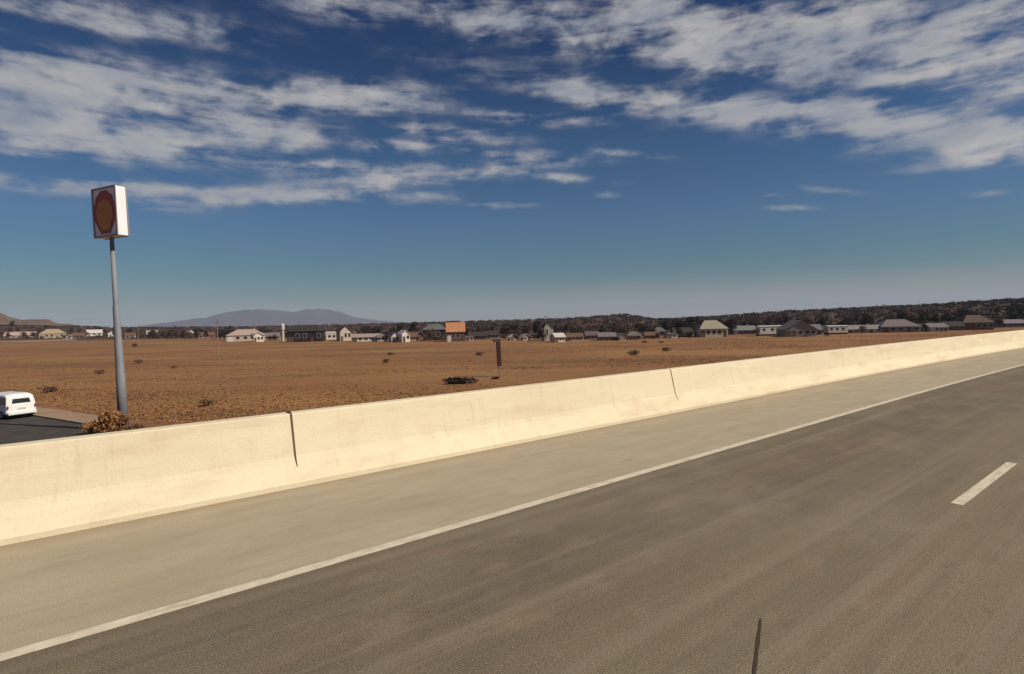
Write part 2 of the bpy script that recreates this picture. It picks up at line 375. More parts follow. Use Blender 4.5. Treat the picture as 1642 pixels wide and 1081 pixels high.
PROF = [(8.67, .0), (8.67, .07), (8.70, .10), (8.885, .34), (8.93, .43), (9.07, 1.05), (9.09, 1.07), (9.30, 1.07), (9.32, 1.05), (9.36, 0), (9.36, -.5), (8.95, -.5), (8.95, 0)]
bar = empty('concrete_barrier', (0, 0, 0), ANG, label='long pale sunlit concrete barrier along the road shoulder', cat='barrier')
xs = [S0, -40, -20] + [i * 2.0 for i in range(-5, 68)] + [136 + i * 20 for i in range(0, 15)] + [S1]
mb = MB(); mb.sweep(PROF, xs); roadobj(mb.build('barrier_wall', M_bar, bar))
UP = [(8.835, .275), (8.885, .34), (8.93, .43), (9.07, 1.05), (9.09, 1.07), (9.31, 1.07)]
for s, wd, tip in ((2.70, .017, True), (12.5, .016, False)):
    mb = MB()
    for (y0, z0), (y1, z1) in zip(UP, UP[1:]):
        k0 = wd * (.35 + .65 * min(1, (z0 - .27) / .2)); k1 = wd * (.35 + .65 * min(1, (z1 - .27) / .2))
        mb.poly([(s - k0, y0 - .003, z0 + .003), (s + k0, y0 - .003, z0 + .003), (s + k1, y1 - .003, z1 + .003), (s - k1, y1 - .003, z1 + .003)])
    if tip: mb.box(s - .012, s + .014, 9.10, 9.20, 1.07, 1.10)
    mb.build('joint_seal', M_joint, bar)

# overpass body, abutments and embankments under the deck
M_conc = mat('deck_concrete', (.36, .31, .25), (.30, .26, .21), 1, .9)
xs = [S0, 0] + [15 + 3 * i for i in range(40)] + [S1]; mb = MB(); mb.sweep([(-9.6, -.95), (9.30, -.95), (9.30, -.52), (8.94, -.51), (8.94, -.01), (-9.6, -.01)], xs)
mb.box(-1, 0.2, -9.4, 9.1, FIELD, -.95); mb.box(24, 25.2, -9.4, 9.1, FIELD, -.95)
tag(roadobj(mb.build('overpass', M_conc)), kind='structure')
mb = MB()
for a, b in ((25.2, S1), (S0, -1.0)):
    mb.sweep([(-9.6, -.96), (9.3, -.96), (17, FIELD - .2), (-17, FIELD - .2)], [a + (b - a) * i / 50 for i in range(51)])
tag(roadobj(mb.build('embankment', M_field)), kind='structure')
# cross street running out from under the overpass
e0 = gp(58, 668.5); e1 = gp(146, 683); dd = (e0 - e1).normalized(); qq = Vector((-dd.y, dd.x, 0))
if qq.dot(Vector((0, 0, 0)) - e0) < 0: qq = -qq
M_asph = mat('street_asphalt', (.050, .042, .040), (.075, .062, .055), 1.2, .9, bump=.3)
M_side = mat('gravel_verge', (.33, .22, .15), (.26, .17, .11), .6, .95)
def ribbon(name, o0, o1, t0, t1, z, m):
    mb = MB(); n = 24
    for i in range(n):
        A = e0 + dd * (t0 + (t1 - t0) * i / n); B = e0 + dd * (t0 + (t1 - t0) * (i + 1) / n)
        mb.poly([(A + qq * o0)[:2] + (z,), (B + qq * o0)[:2] + (z,), (B + qq * o1)[:2] + (z,), (A + qq * o1)[:2] + (z,)])
    return tag(mb.build(name, m), kind='structure')
ribbon('street', 0, 12.5, -120, 115, FIELD + .012, M_asph)
ribbon('gravel_verge', -2.6, -.02, -9.3, 90, FIELD + .010, M_side)
ribbon('gravel_verge', 12.52, 15, -120, 115, FIELD + .010, M_side)
mb = MB(); n = 24
for i in range(n):
    A = e0 + dd * (-120 + 235 * i / n); B = e0 + dd * (-120 + 235 * (i + 1) / n); P = [A, B, B - qq * .15, A - qq * .15]
    mb.add([tuple(v[:2]) + (FIELD + .0,) for v in P] + [tuple(v[:2]) + (FIELD + .13,) for v in P], [(0, 1, 5, 4), (1, 2, 6, 5), (2, 3, 7, 6), (3, 0, 4, 7), (4, 5, 6, 7)])
tag(mb.build('kerb', mat('kerb_concrete', (.34, .27, .2), (.28, .22, .16), 2)), kind='structure')
# dirt road across the far left of the field
M_dirt = mat('pale_dirt', (.36, .25, .17), (.29, .19, .12), .03, .95)
def sheet(name, pts, m, z=.03):
    mb = MB(); mb.poly([(p.x, p.y, FIELD + z) for p in pts]); return tag(mb.build(name, m), kind='structure')
sheet('dirt_road', [gp(-150, 550.5), gp(60, 549), gp(125, 546.5), gp(118, 544.8), gp(50, 546), gp(-150, 546)], M_dirt, .35)

# ================================================================== SIGN
sg = gp(198.5, 690); 
D = sg.y
M_steel = mat('galvanised_steel', (.24, .245, .27), (.17, .175, .20), 1.2, .62, (1, 1, .4), metal=0)
M_white = mat('sign_white', (.82, .82, .84), (.76, .76, .78), .8, .5)
M_red = mat('sign_red', (.42, .06, .025), (.32, .045, .02), 1.2, .5)
M_yel = mat('sign_orange', (.62, .27, .035), (.50, .21, .025), 1.2, .5)
M_dark = mat('dark_trim', (.02, .025, .03), None, rough=.6)
sgn = empty('highway_sign', (sg.x, sg.y, FIELD), 0, label='tall pole sign with red and orange shell emblem on white cabinet', cat='sign')
sgn.rotation_euler = (0, R(-1.15), 0)
def hz(py): return (690 - py) * D / F      # height on the sign from its base
ztop, zbot = hz(303), hz(380)
mb = MB(); r = lambda px: px * D / F / 2
mb.tube([(0, 0, 0), (0, 0, hz(600)), (0, 0, hz(598)), (0, 0, hz(490)), (0, 0, hz(488)), (0, 0, zbot + .3)],
        [r(15), r(13), r(12), r(9.0), r(7.6), r(6.0)], 20)
mb.tube([(0, 0, .0), (0, 0, .12)], [r(24), r(24)], 16)
mb.build('pole', M_steel, sgn, smooth=False).data.polygons.foreach_set('use_smooth', [True] * len(sgn.children[0].data.polygons))
HH = (ztop - zbot); W, T = 2.5, .68
cab = empty('x'); bpy.data.objects.remove(cab)
psi = R(203)                              # bearing the shaded face looks to
fn = Vector((math.sin(psi), math.cos(psi), 0)); fx = Vector((fn.y * -1, fn.x, 0))
def S(u, v, o): return tuple(fx * u + fn * o + Vector((0, 0, zbot + v)))
def sbox(mb, u0, u1, v0, v1, o0, o1):
    mb.add([S(u0, v0, o0), S(u1, v0, o0), S(u1, v0, o1), S(u0, v0, o1), S(u0, v1, o0), S(u1, v1, o0), S(u1, v1, o1), S(u0, v1, o1)],
           [(3, 2, 1, 0), (4, 5, 6, 7), (0, 1, 5, 4), (1, 2, 6, 5), (2, 3, 7, 6), (3, 0, 4, 7)])
mb = MB(); sbox(mb, -W / 2, W / 2, 0, HH, -T / 2, T / 2); cabo = mb.build('cabinet', M_white, sgn, bevel=.05)
mb = MB()                                 # frame round each face
for o0, o1 in ((T / 2, T / 2 + .05), (-T / 2 - .05, -T / 2)):
    sbox(mb, -W / 2 - .03, W / 2 + .03, -.03, .10, o0, o1); sbox(mb, -W / 2 - .03, W / 2 + .03, HH - .10, HH + .03, o0, o1)
    sbox(mb, -W / 2 - .03, -W / 2 + .10, .10, HH - .10, o0, o1); sbox(mb, W / 2 - .10, W / 2 + .03, .10, HH - .10, o0, o1)
mb.build('frame', mat('frame_grey', (.30, .26, .27), None, rough=.5), cabo)
def fan(kx, ky, cy, lobes, scal):
    pts = []
    for i in range(lobes * 6 + 1):
        a = R(-32) + (R(244)) * i / (lobes * 6); rr = 1 + scal * abs(math.sin(i / 6 * math.pi)) - scal
        pts.append((math.cos(a) * kx * rr, cy + math.sin(a) * ky * rr))
    pts.append((-kx * .42, cy - ky * .98)); pts.append((kx * .42, cy - ky * .98))
    return pts
for side in (1, -1):
    mb = MB(); pts = fan(1.17, 1.50, HH * .50, 8, .05); mb.poly([S(u, v, side * (T / 2 + .03)) for u, v in pts])
    n = len(pts)
    for i in range(n):
        (a, b), (c, d_) = pts[i], pts[(i + 1) % n]; mb.poly([S(a, b, side * T / 2), S(c, d_, side * T / 2), S(c, d_, side * (T / 2 + .03)), S(a, b, side * (T / 2 + .03))])
    em = mb.build('emblem', M_red, cabo, fix=False)
    mb = MB(); c0_ = (0, HH * .50 - 1.2)
    tips = fan(.86, 1.05, HH * .45, 7, .06)[:-2]
    for k in range(7):                    # seven orange ribs with red gaps
        seg = tips[k * 6:k * 6 + 7]; cx = sum(p[0] for p in seg) / 7; cy = sum(p[1] for p in seg) / 7
        seg = [(cx + (p[0] - cx) * .86, cy + (p[1] - cy) * .86) for p in seg]
        bx = (k - 3) * -.10
        mb.poly([S(u, v, side * (T / 2 + .036)) for u, v in [(bx - .05, c0_[1]), (bx + .05, c0_[1])] + (seg if k < 9 else seg)])
    mb.build('emblem_ribs', M_yel, cabo, fix=False)

# ================================================================== PLANTS
def leafblob(mb, cx, cy, cz, rx, ry, rz, n, size, rg, mi=0, shell=.35):
    for _ in range(n):
        while True:
            x, y, z = rg.uniform(-1, 1), rg.uniform(-1, 1), rg.uniform(-1, 1); q = x * x + y * y + z * z
            if shell < q <= 1: break
        c = Vector((cx + x * rx, cy + y * ry, cz + z * rz)); u = Vector((rg.gauss(0, 1), rg.gauss(0, 1), rg.gauss(0, 1))).normalized()
        v = u.orthogonal().normalized(); v.rotate(Matrix.Rotation(rg.uniform(0, 6.28), 3, u)); s = size * rg.uniform(.6, 1.35); w_ = u.cross(v)
        mb.poly([c - v * s, c + w_ * s * .55, c + v * s, c - w_ * s * .6], mi)
def leafmat(name, a, b):
    m = mat(name, a, b, .9, .9, detail=3); return m
M_leaf = [leafmat('dark_scrub_leaves', (.046, .025, .024), (.060, .035, .032)), leafmat('olive_leaves', (.036, .032, .016), (.062, .050, .028)), leafmat('dry_brown_leaves', (.085, .045, .03), (.14, .085, .055))]
M_bark = mat('bark', (.07, .045, .03), (.045, .03, .02), 3, .95)
def tree_proto(h, wd, m, seed, kind):
    rg = random.Random(seed); root = bpy.data.objects.new(kind, None); COL.objects.link(root)
    mb = MB(); mb.tube([(0, 0, -.4), (.05, 0, h * .25), (.1, .05, h * .5), (0, 0, h * .8)], [.035 * h, .028 * h, .018 * h, .006 * h], 7)
    for k in range(6):
        a = k * 1.05 + rg.uniform(-.3, .3); z0 = h * rg.uniform(.2, .5); l = wd * rg.uniform(.3, .45)
        mb.tube([(0, 0, z0), (math.cos(a) * l * .5, math.sin(a) * l * .5, z0 + l * .5), (math.cos(a) * l, math.sin(a) * l, z0 + l * .8)], [.013 * h, .008 * h, .003 * h], 5)
    mb.build('trunk', M_bark, root)
    mb = MB()
    for k in range(11):
        a = rg.uniform(0, 6.28); q = rg.uniform(0, .36) * wd; z = h * rg.uniform(.35, .82); s = wd * rg.uniform(.16, .27)
        leafblob(mb, math.cos(a) * q, math.sin(a) * q, z, s, s, s * .75, 42, .05 * h, rg)
    mb.build('crown', m, root, fix=False); return root
protos = [tree_proto(6, 5.2, M_leaf[0], 1, 'scrub_tree'), tree_proto(5, 5.6, M_leaf[1], 2, 'scrub_tree'), tree_proto(7, 5, M_leaf[0], 3, 'scrub_tree'), tree_proto(4.4, 5.2, M_leaf[2], 4, 'scrub_tree'), tree_proto(8.5, 4.5, M_leaf[1], 5, 'scrub_tree')]
TL = ['dark brown scrub tree among the far houses', 'olive green scrub tree among the far houses', 'dark brown scrub tree among the far houses', 'low dry brown tree among the far houses', 'tall olive tree among the far houses']
used_p = set()
def put_tree(k, x, y, s, rz, label=None, group='dark trees among and behind the far houses'):
    if k in used_p: o = copy_thing(protos[k])
    else: o = protos[k]; used_p.add(k)
    o.location = (x, y, ground_h(x, y)); o.scale = (s, s, s * rnd.uniform(.85, 1.1)); o.rotation_euler = (0, 0, rz)
    for key in ('label', 'group', 'category'):
        if key in o: del o[key]
    tag(o, label or TL[k], 'tree', group if not label else None)
    return o

# ================================================================== HOUSES
WALLM = {}
def wallm(c):
    if c not in WALLM: WALLM[c] = mat('stucco', c, tuple(v * .85 for v in c), 1.5, .9)
    return WALLM[c]
def roofm(c):
    k = ('r',) + c
    if k not in WALLM: WALLM[k] = mat('shingle_roof', c, tuple(v * .75 for v in c), 2.5, .9, (1, 1, 3))
    return WALLM[k]
M_glass = mat('window_glass', (.02, .025, .03), None, rough=.12)
M_door = mat('painted_door', (.12, .07, .045), (.09, .05, .03), 2, .6)
M_trim = mat('white_trim', (.6, .57, .52), None, rough=.7)
def house(name, px, py, wpx, hpx, label, wall, roof, rtype='gable', rz=0, dep=8, roofk=.42, cat='house', wins=3, garage=False, chim=False):
    b = gt(px, py); D = b.y; W = wpx * D / F; H = hpx * D / F; b.z = ground_h(b.x, b.y)
    az = math.atan2(b.x, b.y)
    a = -az * .5 + R(rz)
    # keep the visible width while the house stands turned
    W = max(3.0, (W - abs(math.sin(R(rz))) * dep * .75) / max(.5, math.cos(R(rz)))) if rz else W
    ctr = b + Vector((0, dep / 2, 0))
    o = empty(name, ctr, a, label=label, cat=cat, group='houses at the far edge of the field')
    hw, hd = W / 2, dep / 2; he = H * (1 - roofk)
    mb = MB(); mb.box(-hw, hw, -hd, hd, -.6, he)
    if rtype == 'gable':
        for x in (-hw, hw): mb.poly([(x, -hd, he), (x, hd, he), (x, 0, H)])
    elif rtype == 'front':
        for y in (-hd, hd): mb.poly([(-hw, y, he), (hw, y, he), (0, y, H)])
    mb.build('wall', wallm(wall), o)
    mb = MB(); ov = .35; t = .14
    if rtype == 'gable':
        sl = (H - he) / hd; P = [(-hd - ov, he - ov * sl), (0, H), (hd + ov, he - ov * sl), (hd + ov, he - ov * sl + t), (0, H + t), (-hd - ov, he - ov * sl + t)]
        mb.sweep(P, [-hw - ov, hw + ov])
    elif rtype == 'front':
        sl = (H - he) / hw; P = [(-hw - ov, he - ov * sl), (0, H), (hw + ov, he - ov * sl), (hw + ov, he - ov * sl + t), (0, H + t), (-hw - ov, he - ov * sl + t)]
        mb.sweep(P, [-hd - ov, hd + ov]); mb.v = [(-y, x, z) for x, y, z in mb.v]
    elif rtype == 'hip':
        k = min(hw * .55, hd)
        mb.add([(-hw - ov, -hd - ov, he), (hw + ov, -hd - ov, he), (hw + ov, hd + ov, he), (-hw - ov, hd + ov, he), (-hw + k, 0, H), (hw - k, 0, H)], [(0, 1, 5, 4), (1, 2, 5), (2, 3, 4, 5), (3, 0, 4), (3, 2, 1, 0)])
    else:
        mb.box(-hw - .15, hw + .15, -hd - .15, hd + .15, he, he + max(.18, H - he))
    rf = mb.build('roof', roofm(roof), o)
    if chim:
        mb = MB(); mb.box(hw * .4, hw * .4 + .7, .3, 1.0, he, H + .7); mb.build('chimney', wallm((.3, .2, .15)), rf)
    # openings on the front
    slots = wins + 1 + (1 if garage else 0); st = W / slots; di = rnd.randrange(slots)
    i = 0
    while i < slots:
        x = -hw + st * (i + .5)
        if garage and i == 0:
            g = min(2.4, st * .85); mb = MB(); mb.box(x - g / 2, x + g / 2, -hd - .05, -hd - .003, 0, min(2.2, he * .8)); mb.build('garage_door', M_trim if rnd.random() < .4 else M_door, o)
        elif i == di:
            g = min(.95, st * .6); mb = MB(); mb.box(x - g / 2, x + g / 2, -hd - .05, -hd - .003, 0, min(2.1, he * .85)); mb.build('door', M_door, o)
        else:
            g = min(1.5, st * .6); z0 = he * .38; z1 = he * .80
            mb = MB(); mb.box(x - g / 2 - .08, x + g / 2 + .08, -hd - .04, -hd - .003, z0 - .08, z1 + .08); wf = mb.build('window', M_trim, o)
            mb = MB(); mb.box(x - g / 2, x + g / 2, -hd - .05, -hd - .041, z0, z1); mb.build('pane', M_glass, wf)
        i += 1
    mb = MB(); mb.box(hw + .003, hw + .04, -.7, .7, he * .4, he * .8)      # side window
    if dep > 5: mb.build('window', M_glass, o)
    return o
WH = (.66, .60, .52); CR = (.56, .50, .36); PK = (.48, .33, .26); GR = (.30, .26, .25); TN = (.46, .35, .23); OR = (.58, .24, .10); BG = (.52, .42, .34); DK = (.07, .05, .05); GG = (.26, .27, .24)
rw = (.62, .56, .52); rg_ = (.20, .17, .17); rd = (.06, .045, .04); rb = (.16, .09, .06); rt = (.40, .30, .20); rgreen = (.13, .145, .13); rp = (.5, .35, .3)
HS = [
 (28, 541.5, 40, 9, 'low house with long pinkish roof at far left', BG, rp, 'gable', 0, 8, .6),
 (78, 543, 34, 15, 'tan hipped house with dark garage at left of the dirt road end', TN, rt, 'hip', 10, 9, .5),
 (147, 539, 22, 10, 'small white house just left of the sign pole group', WH, rw, 'gable', 15, 7, .5),
 (176, 541, 14, 10, 'little white house touching the left edge of the sign pole', WH, rw, 'front', 20, 6, .4),
 (241, 537, 16, 7, 'small white roofed shed right of the sign pole', WH, rw, 'flat', 10, 5, .2),
 (303, 538.5, 9, 8, 'tiny white shed alone between dark trees', WH, rw, 'front', 0, 4, .4),
 (388, 547.5, 58, 19, 'wide beige house with low gable left of the pale tower', BG, (.42, .32, .27), 'hip', 8, 9, .5),
 (410, 548.5, 18, 15, 'bright white front gable beside the wide beige house', (.72, .66, .56), rw, 'front', 18, 5, .35),
 (486, 548.5, 54, 26, 'very dark two storey house right of the pale tower', (.03, .02, .024), (.045, .035, .03), 'hip', 0, 9, .35),
 (524, 545, 24, 13, 'white house with pale flat roof beside the very dark house', WH, rw, 'flat', 12, 7, .3),
 (547, 547, 24, 24, 'tall pinkish white gabled house with two storeys', (.58, .46, .40), (.12, .08, .07), 'front', 20, 8, .35),
 (584, 548, 46, 12, 'long low white house right of the tall gabled one', WH, (.36, .27, .24), 'gable', 5, 7, .4),
 (613, 547.5, 18, 11, 'small grey white house with low roof', (.55, .50, .46), rg_, 'gable', 0, 6, .4),
 (629, 549, 17, 16, 'narrow white gabled house left of a brighter one', (.66, .57, .50), rg_, 'front', 18, 6, .4),
 (645, 549, 15, 19, 'bright white narrow house left of the pinkish shed', (.75, .68, .60), rw, 'front', 22, 6, .3),
 (662, 547, 20, 13, 'dull pink low house between white and green roofed ones', PK, rb, 'gable', 0, 7, .5),
 (695, 546, 36, 26, 'dark walled house with grey green roof', (.06, .04, .04), rgreen, 'hip', 0, 9, .35),
 (729, 548, 30, 30, 'dark walled house under a bright orange roof', (.14, .08, .075), (.50, .22, .11), 'gable', 4, 8, .46),
 (766, 545, 30, 12, 'dull purple grey low house left of the field sign', (.16, .11, .12), rd, 'gable', 0, 7, .5),
 (823, 546, 11, 9, 'tiny white gabled shed right of the field sign', (.68, .58, .52), rw, 'front', 10, 5, .4),
 (844, 546, 12, 10, 'tiny pinkish white shed second right of field sign', (.60, .48, .44), rp, 'front', 10, 5, .4),
 (879, 547, 17, 31, 'tall narrow pale house with dark opening', (.42, .40, .34), (.05, .045, .04), 'front', 8, 6, .25),
 (896, 549, 20, 14, 'bright cream low house beside the tall narrow one', (.74, .62, .50), rw, 'gable', 12, 6, .4),
 (922, 547, 28, 12, 'long dull pink house near the centre of the row', (.50, .36, .31), rb, 'gable', 6, 7, .45),
 (975, 546, 26, 12, 'grey house with purple tinge below the dark peaked hill', (.26, .21, .21), rg_, 'gable', 0, 7, .5),
 (1000, 546, 20, 11, 'small dull pink house below the dark peaked hill', PK, rg_, 'front', 10, 6, .5),
 (1019, 545, 22, 13, 'grey hipped house below right slope of the dark hill', (.24, .20, .18), (.17, .14, .12), 'hip', 0, 7, .5),
 (1078, 542.5, 14, 8, 'tiny white shed left of the cream hipped house', WH, rg_, 'flat', 8, 5, .3),
 (1098, 541, 28, 15, 'dark purple house just left of the cream hipped house', (.09, .065, .07), rd, 'gable', 0, 7, .5),
 (1147, 541, 46, 27, 'cream hipped house with pillared dark openings', CR, (.33, .30, .22), 'hip', 5, 9, .5),
 (1197, 536, 36, 13, 'low grey green house left of the white trailer', GG, (.22, .21, .18), 'gable', 4, 7, .5),
 (1288, 540, 50, 26, 'grey house with wide gable right of the white trailer', GR, (.18, .15, .15), 'front', 5, 9, .55),
 (1308, 537, 24, 16, 'small grey gabled wing behind the wide gable', (.22, .20, .19), rg_, 'gable', 0, 6, .5),
 (1389, 534, 54, 12, 'long pale grey house right of the small white box house', (.46, .42, .40), (.26, .23, .23), 'gable', 3, 7, .5),
 (1450, 533, 58, 21, 'wide grey house with several soft gables', (.30, .25, .24), (.19, .16, .16), 'hip', 4, 9, .55),
 (1509, 532, 28, 13, 'whitish house with carport beside dark trees', (.52, .48, .50), (.20, .17, .18), 'gable', 8, 6, .45),
 (1577, 529, 40, 24, 'dull brown stuccoed house near right end of the row', (.20, .14, .10), (.13, .09, .07), 'hip', 0, 9, .5),
 (1625, 524, 42, 11, 'pale low house at the far right end', (.34, .29, .30), (.24, .20, .22), 'gable', 3, 7, .5),
 (106, 544, 10, 7, 'tiny grey white shed right of the tan hipped house', (.45, .41, .34), rg_, 'front', 0, 4, .4),
 (122, 543, 18, 9, 'dull brown low house left of the small white one', (.22, .14, .10), rb, 'gable', 5, 6, .5),
 (206, 543, 14, 9, 'small pinkish house just behind the tall sign pole', (.44, .33, .29), rb, 'gable', 8, 5, .45),
 (266, 541, 20, 7, 'low dim brown house among trees left of the tiny shed', (.24, .15, .11), rd, 'gable', 0, 6, .5),
 (328, 543, 24, 10, 'dull reddish house left of the wide beige one', (.30, .17, .14), rb, 'gable', 6, 6, .5),
 (433, 545, 22, 11, 'grey brown house between beige house and pale tower', (.24, .18, .15), rg_, 'gable', 0, 6, .5),
 (570, 543, 16, 16, 'dim brown gabled house behind the long white one', (.26, .18, .15), rd, 'front', 0, 6, .45),
 (676, 543, 20, 13, 'reddish grey house left of the green roofed one', (.30, .19, .16), rd, 'hip', 5, 6, .5),
 (752, 547, 10, 7, 'very small pale shed right of the orange roofed house', (.50, .44, .40), rg_, 'flat', 5, 4, .3),
 (790, 543, 20, 12, 'dim grey house behind the field sign', (.25, .22, .20), rd, 'gable', 0, 6, .5),
 (858, 543, 16, 12, 'dim brown house left of the tall narrow one', (.22, .15, .13), rd, 'gable', 0, 6, .5),
 (950, 544, 22, 12, 'dull mauve house right of the long pink one', (.30, .22, .22), (.14, .10, .11), 'gable', 4, 6, .5),
 (1048, 543, 22, 10, 'brown low house between hipped grey house and tiny shed', (.24, .15, .12), rb, 'gable', 0, 6, .5),
 (1060, 538, 18, 13, 'green grey house standing back at foot of the dark hill', (.20, .20, .18), (.13, .14, .12), 'hip', 0, 6, .5),
 (1178, 536, 14, 15, 'small grey gable close right of the cream hipped house', (.36, .32, .30), rg_, 'front', 8, 5, .45),
 (1322, 534, 16, 12, 'grey green house left of the shorter trailer', (.24, .23, .20), rd, 'gable', 0, 6, .5),
 (1424, 530, 18, 17, 'tall grey gable rising behind the long pale house', (.32, .28, .28), (.20, .17, .17), 'front', 6, 6, .5),
 (1482, 532, 20, 12, 'small grey lean house left of the whitish carport house', (.30, .26, .26), rd, 'gable', 5, 6, .45),
 (1538, 530, 24, 14, 'dark mauve house between carport house and brown one', (.18, .13, .14), rd, 'gable', 0, 7, .5),
 (1602, 525, 16, 12, 'small grey gable right of the brown stuccoed house', (.30, .25, .24), rg_, 'front', 6, 5, .45),
]
for i, h in enumerate(HS):
    nm = 'house' if h[2] > 16 else 'shed'
    house(nm, h[0], h[1], h[2], h[3], h[4], h[5], h[6], h[7], h[8], h[9], h[10], cat='house' if nm == 'house' else 'shed', wins=3 if h[2] > 30 else (1 if h[2] < 18 else 2), garage=h[2] > 26, chim=(h[2] > 34 and i % 3 == 0))
# white trailers
def trailer(px, py, wpx, hpx, label, c):
    b = gt(px, py); D = b.y; W = wpx * D / F; H = hpx * D / F; o = empty('mobile_home', (b.x, b.y + 1.8, ground_h(b.x, b.y)), -math.atan2(b.x, b.y) * .3 + R(3), label=label, cat='mobile home', group='mobile homes in the far row')
    mb = MB(); mb.box(-W / 2, W / 2, -1.8, 1.8, .55, H - .25); mb.build('wall', wallm(c), o, bevel=.05)
    mb = MB(); mb.sweep([(-1.9, H - .25), (-1.9, H - .15), (0, H + .1), (1.9, H - .15), (1.9, H - .25)], [-W / 2 - .1, W / 2 + .1]); mb.build('roof', roofm((.55, .52, .5)), o)
    mb = MB(); mb.box(-W / 2 + .1, W / 2 - .1, -1.7, 1.7, -.2, .55); mb.build('skirting', wallm((.12, .09, .08)), o)
    for k in range(3):
        x = -W / 2 + W * (k + .6) / 3.4
        mb = MB(); mb.box(x - .45, x + .45, -1.84, -1.803, H * .5, H * .78); wf = mb.build('window', M_trim, o)
        mb = MB(); mb.box(x - .38, x + .38, -1.85, -1.841, H * .53, H * .75); mb.build('pane', M_glass, wf)
trailer(1241, 538.5, 44, 16, 'long bright white trailer home in the far row', (.80, .75, .70))
trailer(1345, 536.5, 30, 14, 'shorter dull white trailer home on the right', (.62, .58, .52))

# pale narrow tower
b = gp(454, 548); D = b.y; H = 29 * D / F
o = empty('water_tower', (b.x, b.y, ground_h(b.x, b.y)), .2, label='pale narrow tower rising between beige and dark houses', cat='tower')
mb = MB(); mb.tube([(0, 0, -.3), (0, 0, H * .62), (0, 0, H * .66)], [.55, .5, .8], 14); mb.build('shaft', wallm((.56, .53, .48)), o)
mb = MB(); mb.tube([(0, 0, H * .66), (0, 0, H * .92), (0, 0, H)], [.8, .8, .25], 14); mb.build('tank', wallm((.60, .57, .52)), o)

# field sign, seen edge-on and in shade
b = gp(802, 604); D = b.y
o = empty('field_sign', (b.x, b.y, ground_h(b.x, b.y)), R(20), label='narrow upright dark sign panel on a pale post in the field', cat='sign'); o.rotation_euler = (0, R(-2.2), R(24))
k = D / F
mb = MB(); mb.box(-.10, .10, -.08, .08, -.2, 22 * k); mb.build('post', mat('weathered_post', (.28, .20, .17), (.2, .14, .11), 3), o)
mb = MB(); mb.box(-.27, .27, -.12, .12, 17 * k, 56 * k); pn = mb.build('panel', mat('dark_board', (.035, .016, .014), (.05, .025, .02), 2), o, bevel=.04)
mb = MB(); mb.box(-.62, .33, -.14, .14, 56 * k, 61 * k); mb.build('cap_board', mat('grey_board', (.06, .055, .05), None), o)
# utility poles
M_pole = mat('weathered_pole', (.33, .24, .18), (.24, .17, .12), 4)
for px, py, hp, lb in ((350, 569, 56, 'thin pale wooden pole standing in the field left of centre'), (222, 553, 26, 'short reddish post right of the tall sign pole'), (876, 549, 44, 'thin wooden pole by the tall narrow house')):
    b = gp(px, py); k = b.y / F; o = empty('utility_pole', (b.x, b.y, ground_h(b.x, b.y)), 0, label=lb, cat='pole')
    mb = MB(); mb.tube([(0, 0, -.3), (0, 0, hp * k)], [.13, .08], 8); mb.build('pole', M_pole, o)
    mb = MB(); mb.box(-.7, .7, -.06, .06, hp * k - .7, hp * k - .55); mb.build('crossarm', M_pole, o)

# ================================================================== TREES among and behind the houses
taken = [(h[0], h[2], gt(h[0], h[1]).y) for h in HS] + [(1241, 44, gt(1241, 538).y), (1345, 30, gt(1345, 536).y)]
def clear_of_houses(x, y):
    for (px, wp, D) in taken:
        hx = gp(px, 545).x / gp(px, 545).y * D
        if abs(x - hx) < wp * D / F / 2 + 2 and D - 2.5 < y < D + 12: return False
    return True
base_y = lambda px: interp([(0, 545.5), (200, 543), (350, 547), (700, 548), (1000, 547), (1100, 543), (1240, 538.5), (1400, 535), (1642, 527)], px)
nt_ = 0; tries = 0
while nt_ < 298 and tries < 5000:
    tries += 1
    px = rnd.uniform(-30, 1700); D0 = gt(px, base_y(px)).y; back = abs(rnd.gauss(0, 40)) + (rnd.choice((-7, -5, -4, 8)) if rnd.random() < .45 else 12)
    d = ray(px, 540); y = D0 + back; x = d.x / d.y * y
    if not clear_of_houses(x, y): continue
    k = rnd.choice((0, 0, 1, 2, 2, 3, 4, 0)); far = back > 10
    s = rnd.uniform(.7, 1.15) if far else rnd.uniform(.35, .7)
    if px < 1100 and y < 330: s *= .95
    put_tree(k, x, y, s, rnd.uniform(0, 6.28)); nt_ += 1
# the wood that covers the rise behind
rg = random.Random(21); mb = MB(); cnt = 0
while cnt < 5600:
    az = rg.uniform(-.80, .86); r1 = ridge_r(az); r0 = interp([(-.75, 640), (-.55, 450), (-.3, 300), (.1, 262), (.4, 280), (.75, 330)], az)
    r = r0 + (r1 + 40 - r0) * rg.random() ** .95; x, y = math.sin(az) * r, math.cos(az) * r; z = ground_h(x, y); s = rg.uniform(1.0, 2.4) * (.8 if az < -.2 else 1)
    leafblob(mb, x, y, z + s * .45, s * 1.5, s * 1.4, s * .65, 28, s * .30, rg, mi=rg.choice((0, 0, 0, 1, 2)), shell=.2); cnt += 1
tag(mb.build('far_woodland', M_leaf, fix=False), 'dark scrub woodland covering the rise behind the houses', 'woodland', kind='stuff')

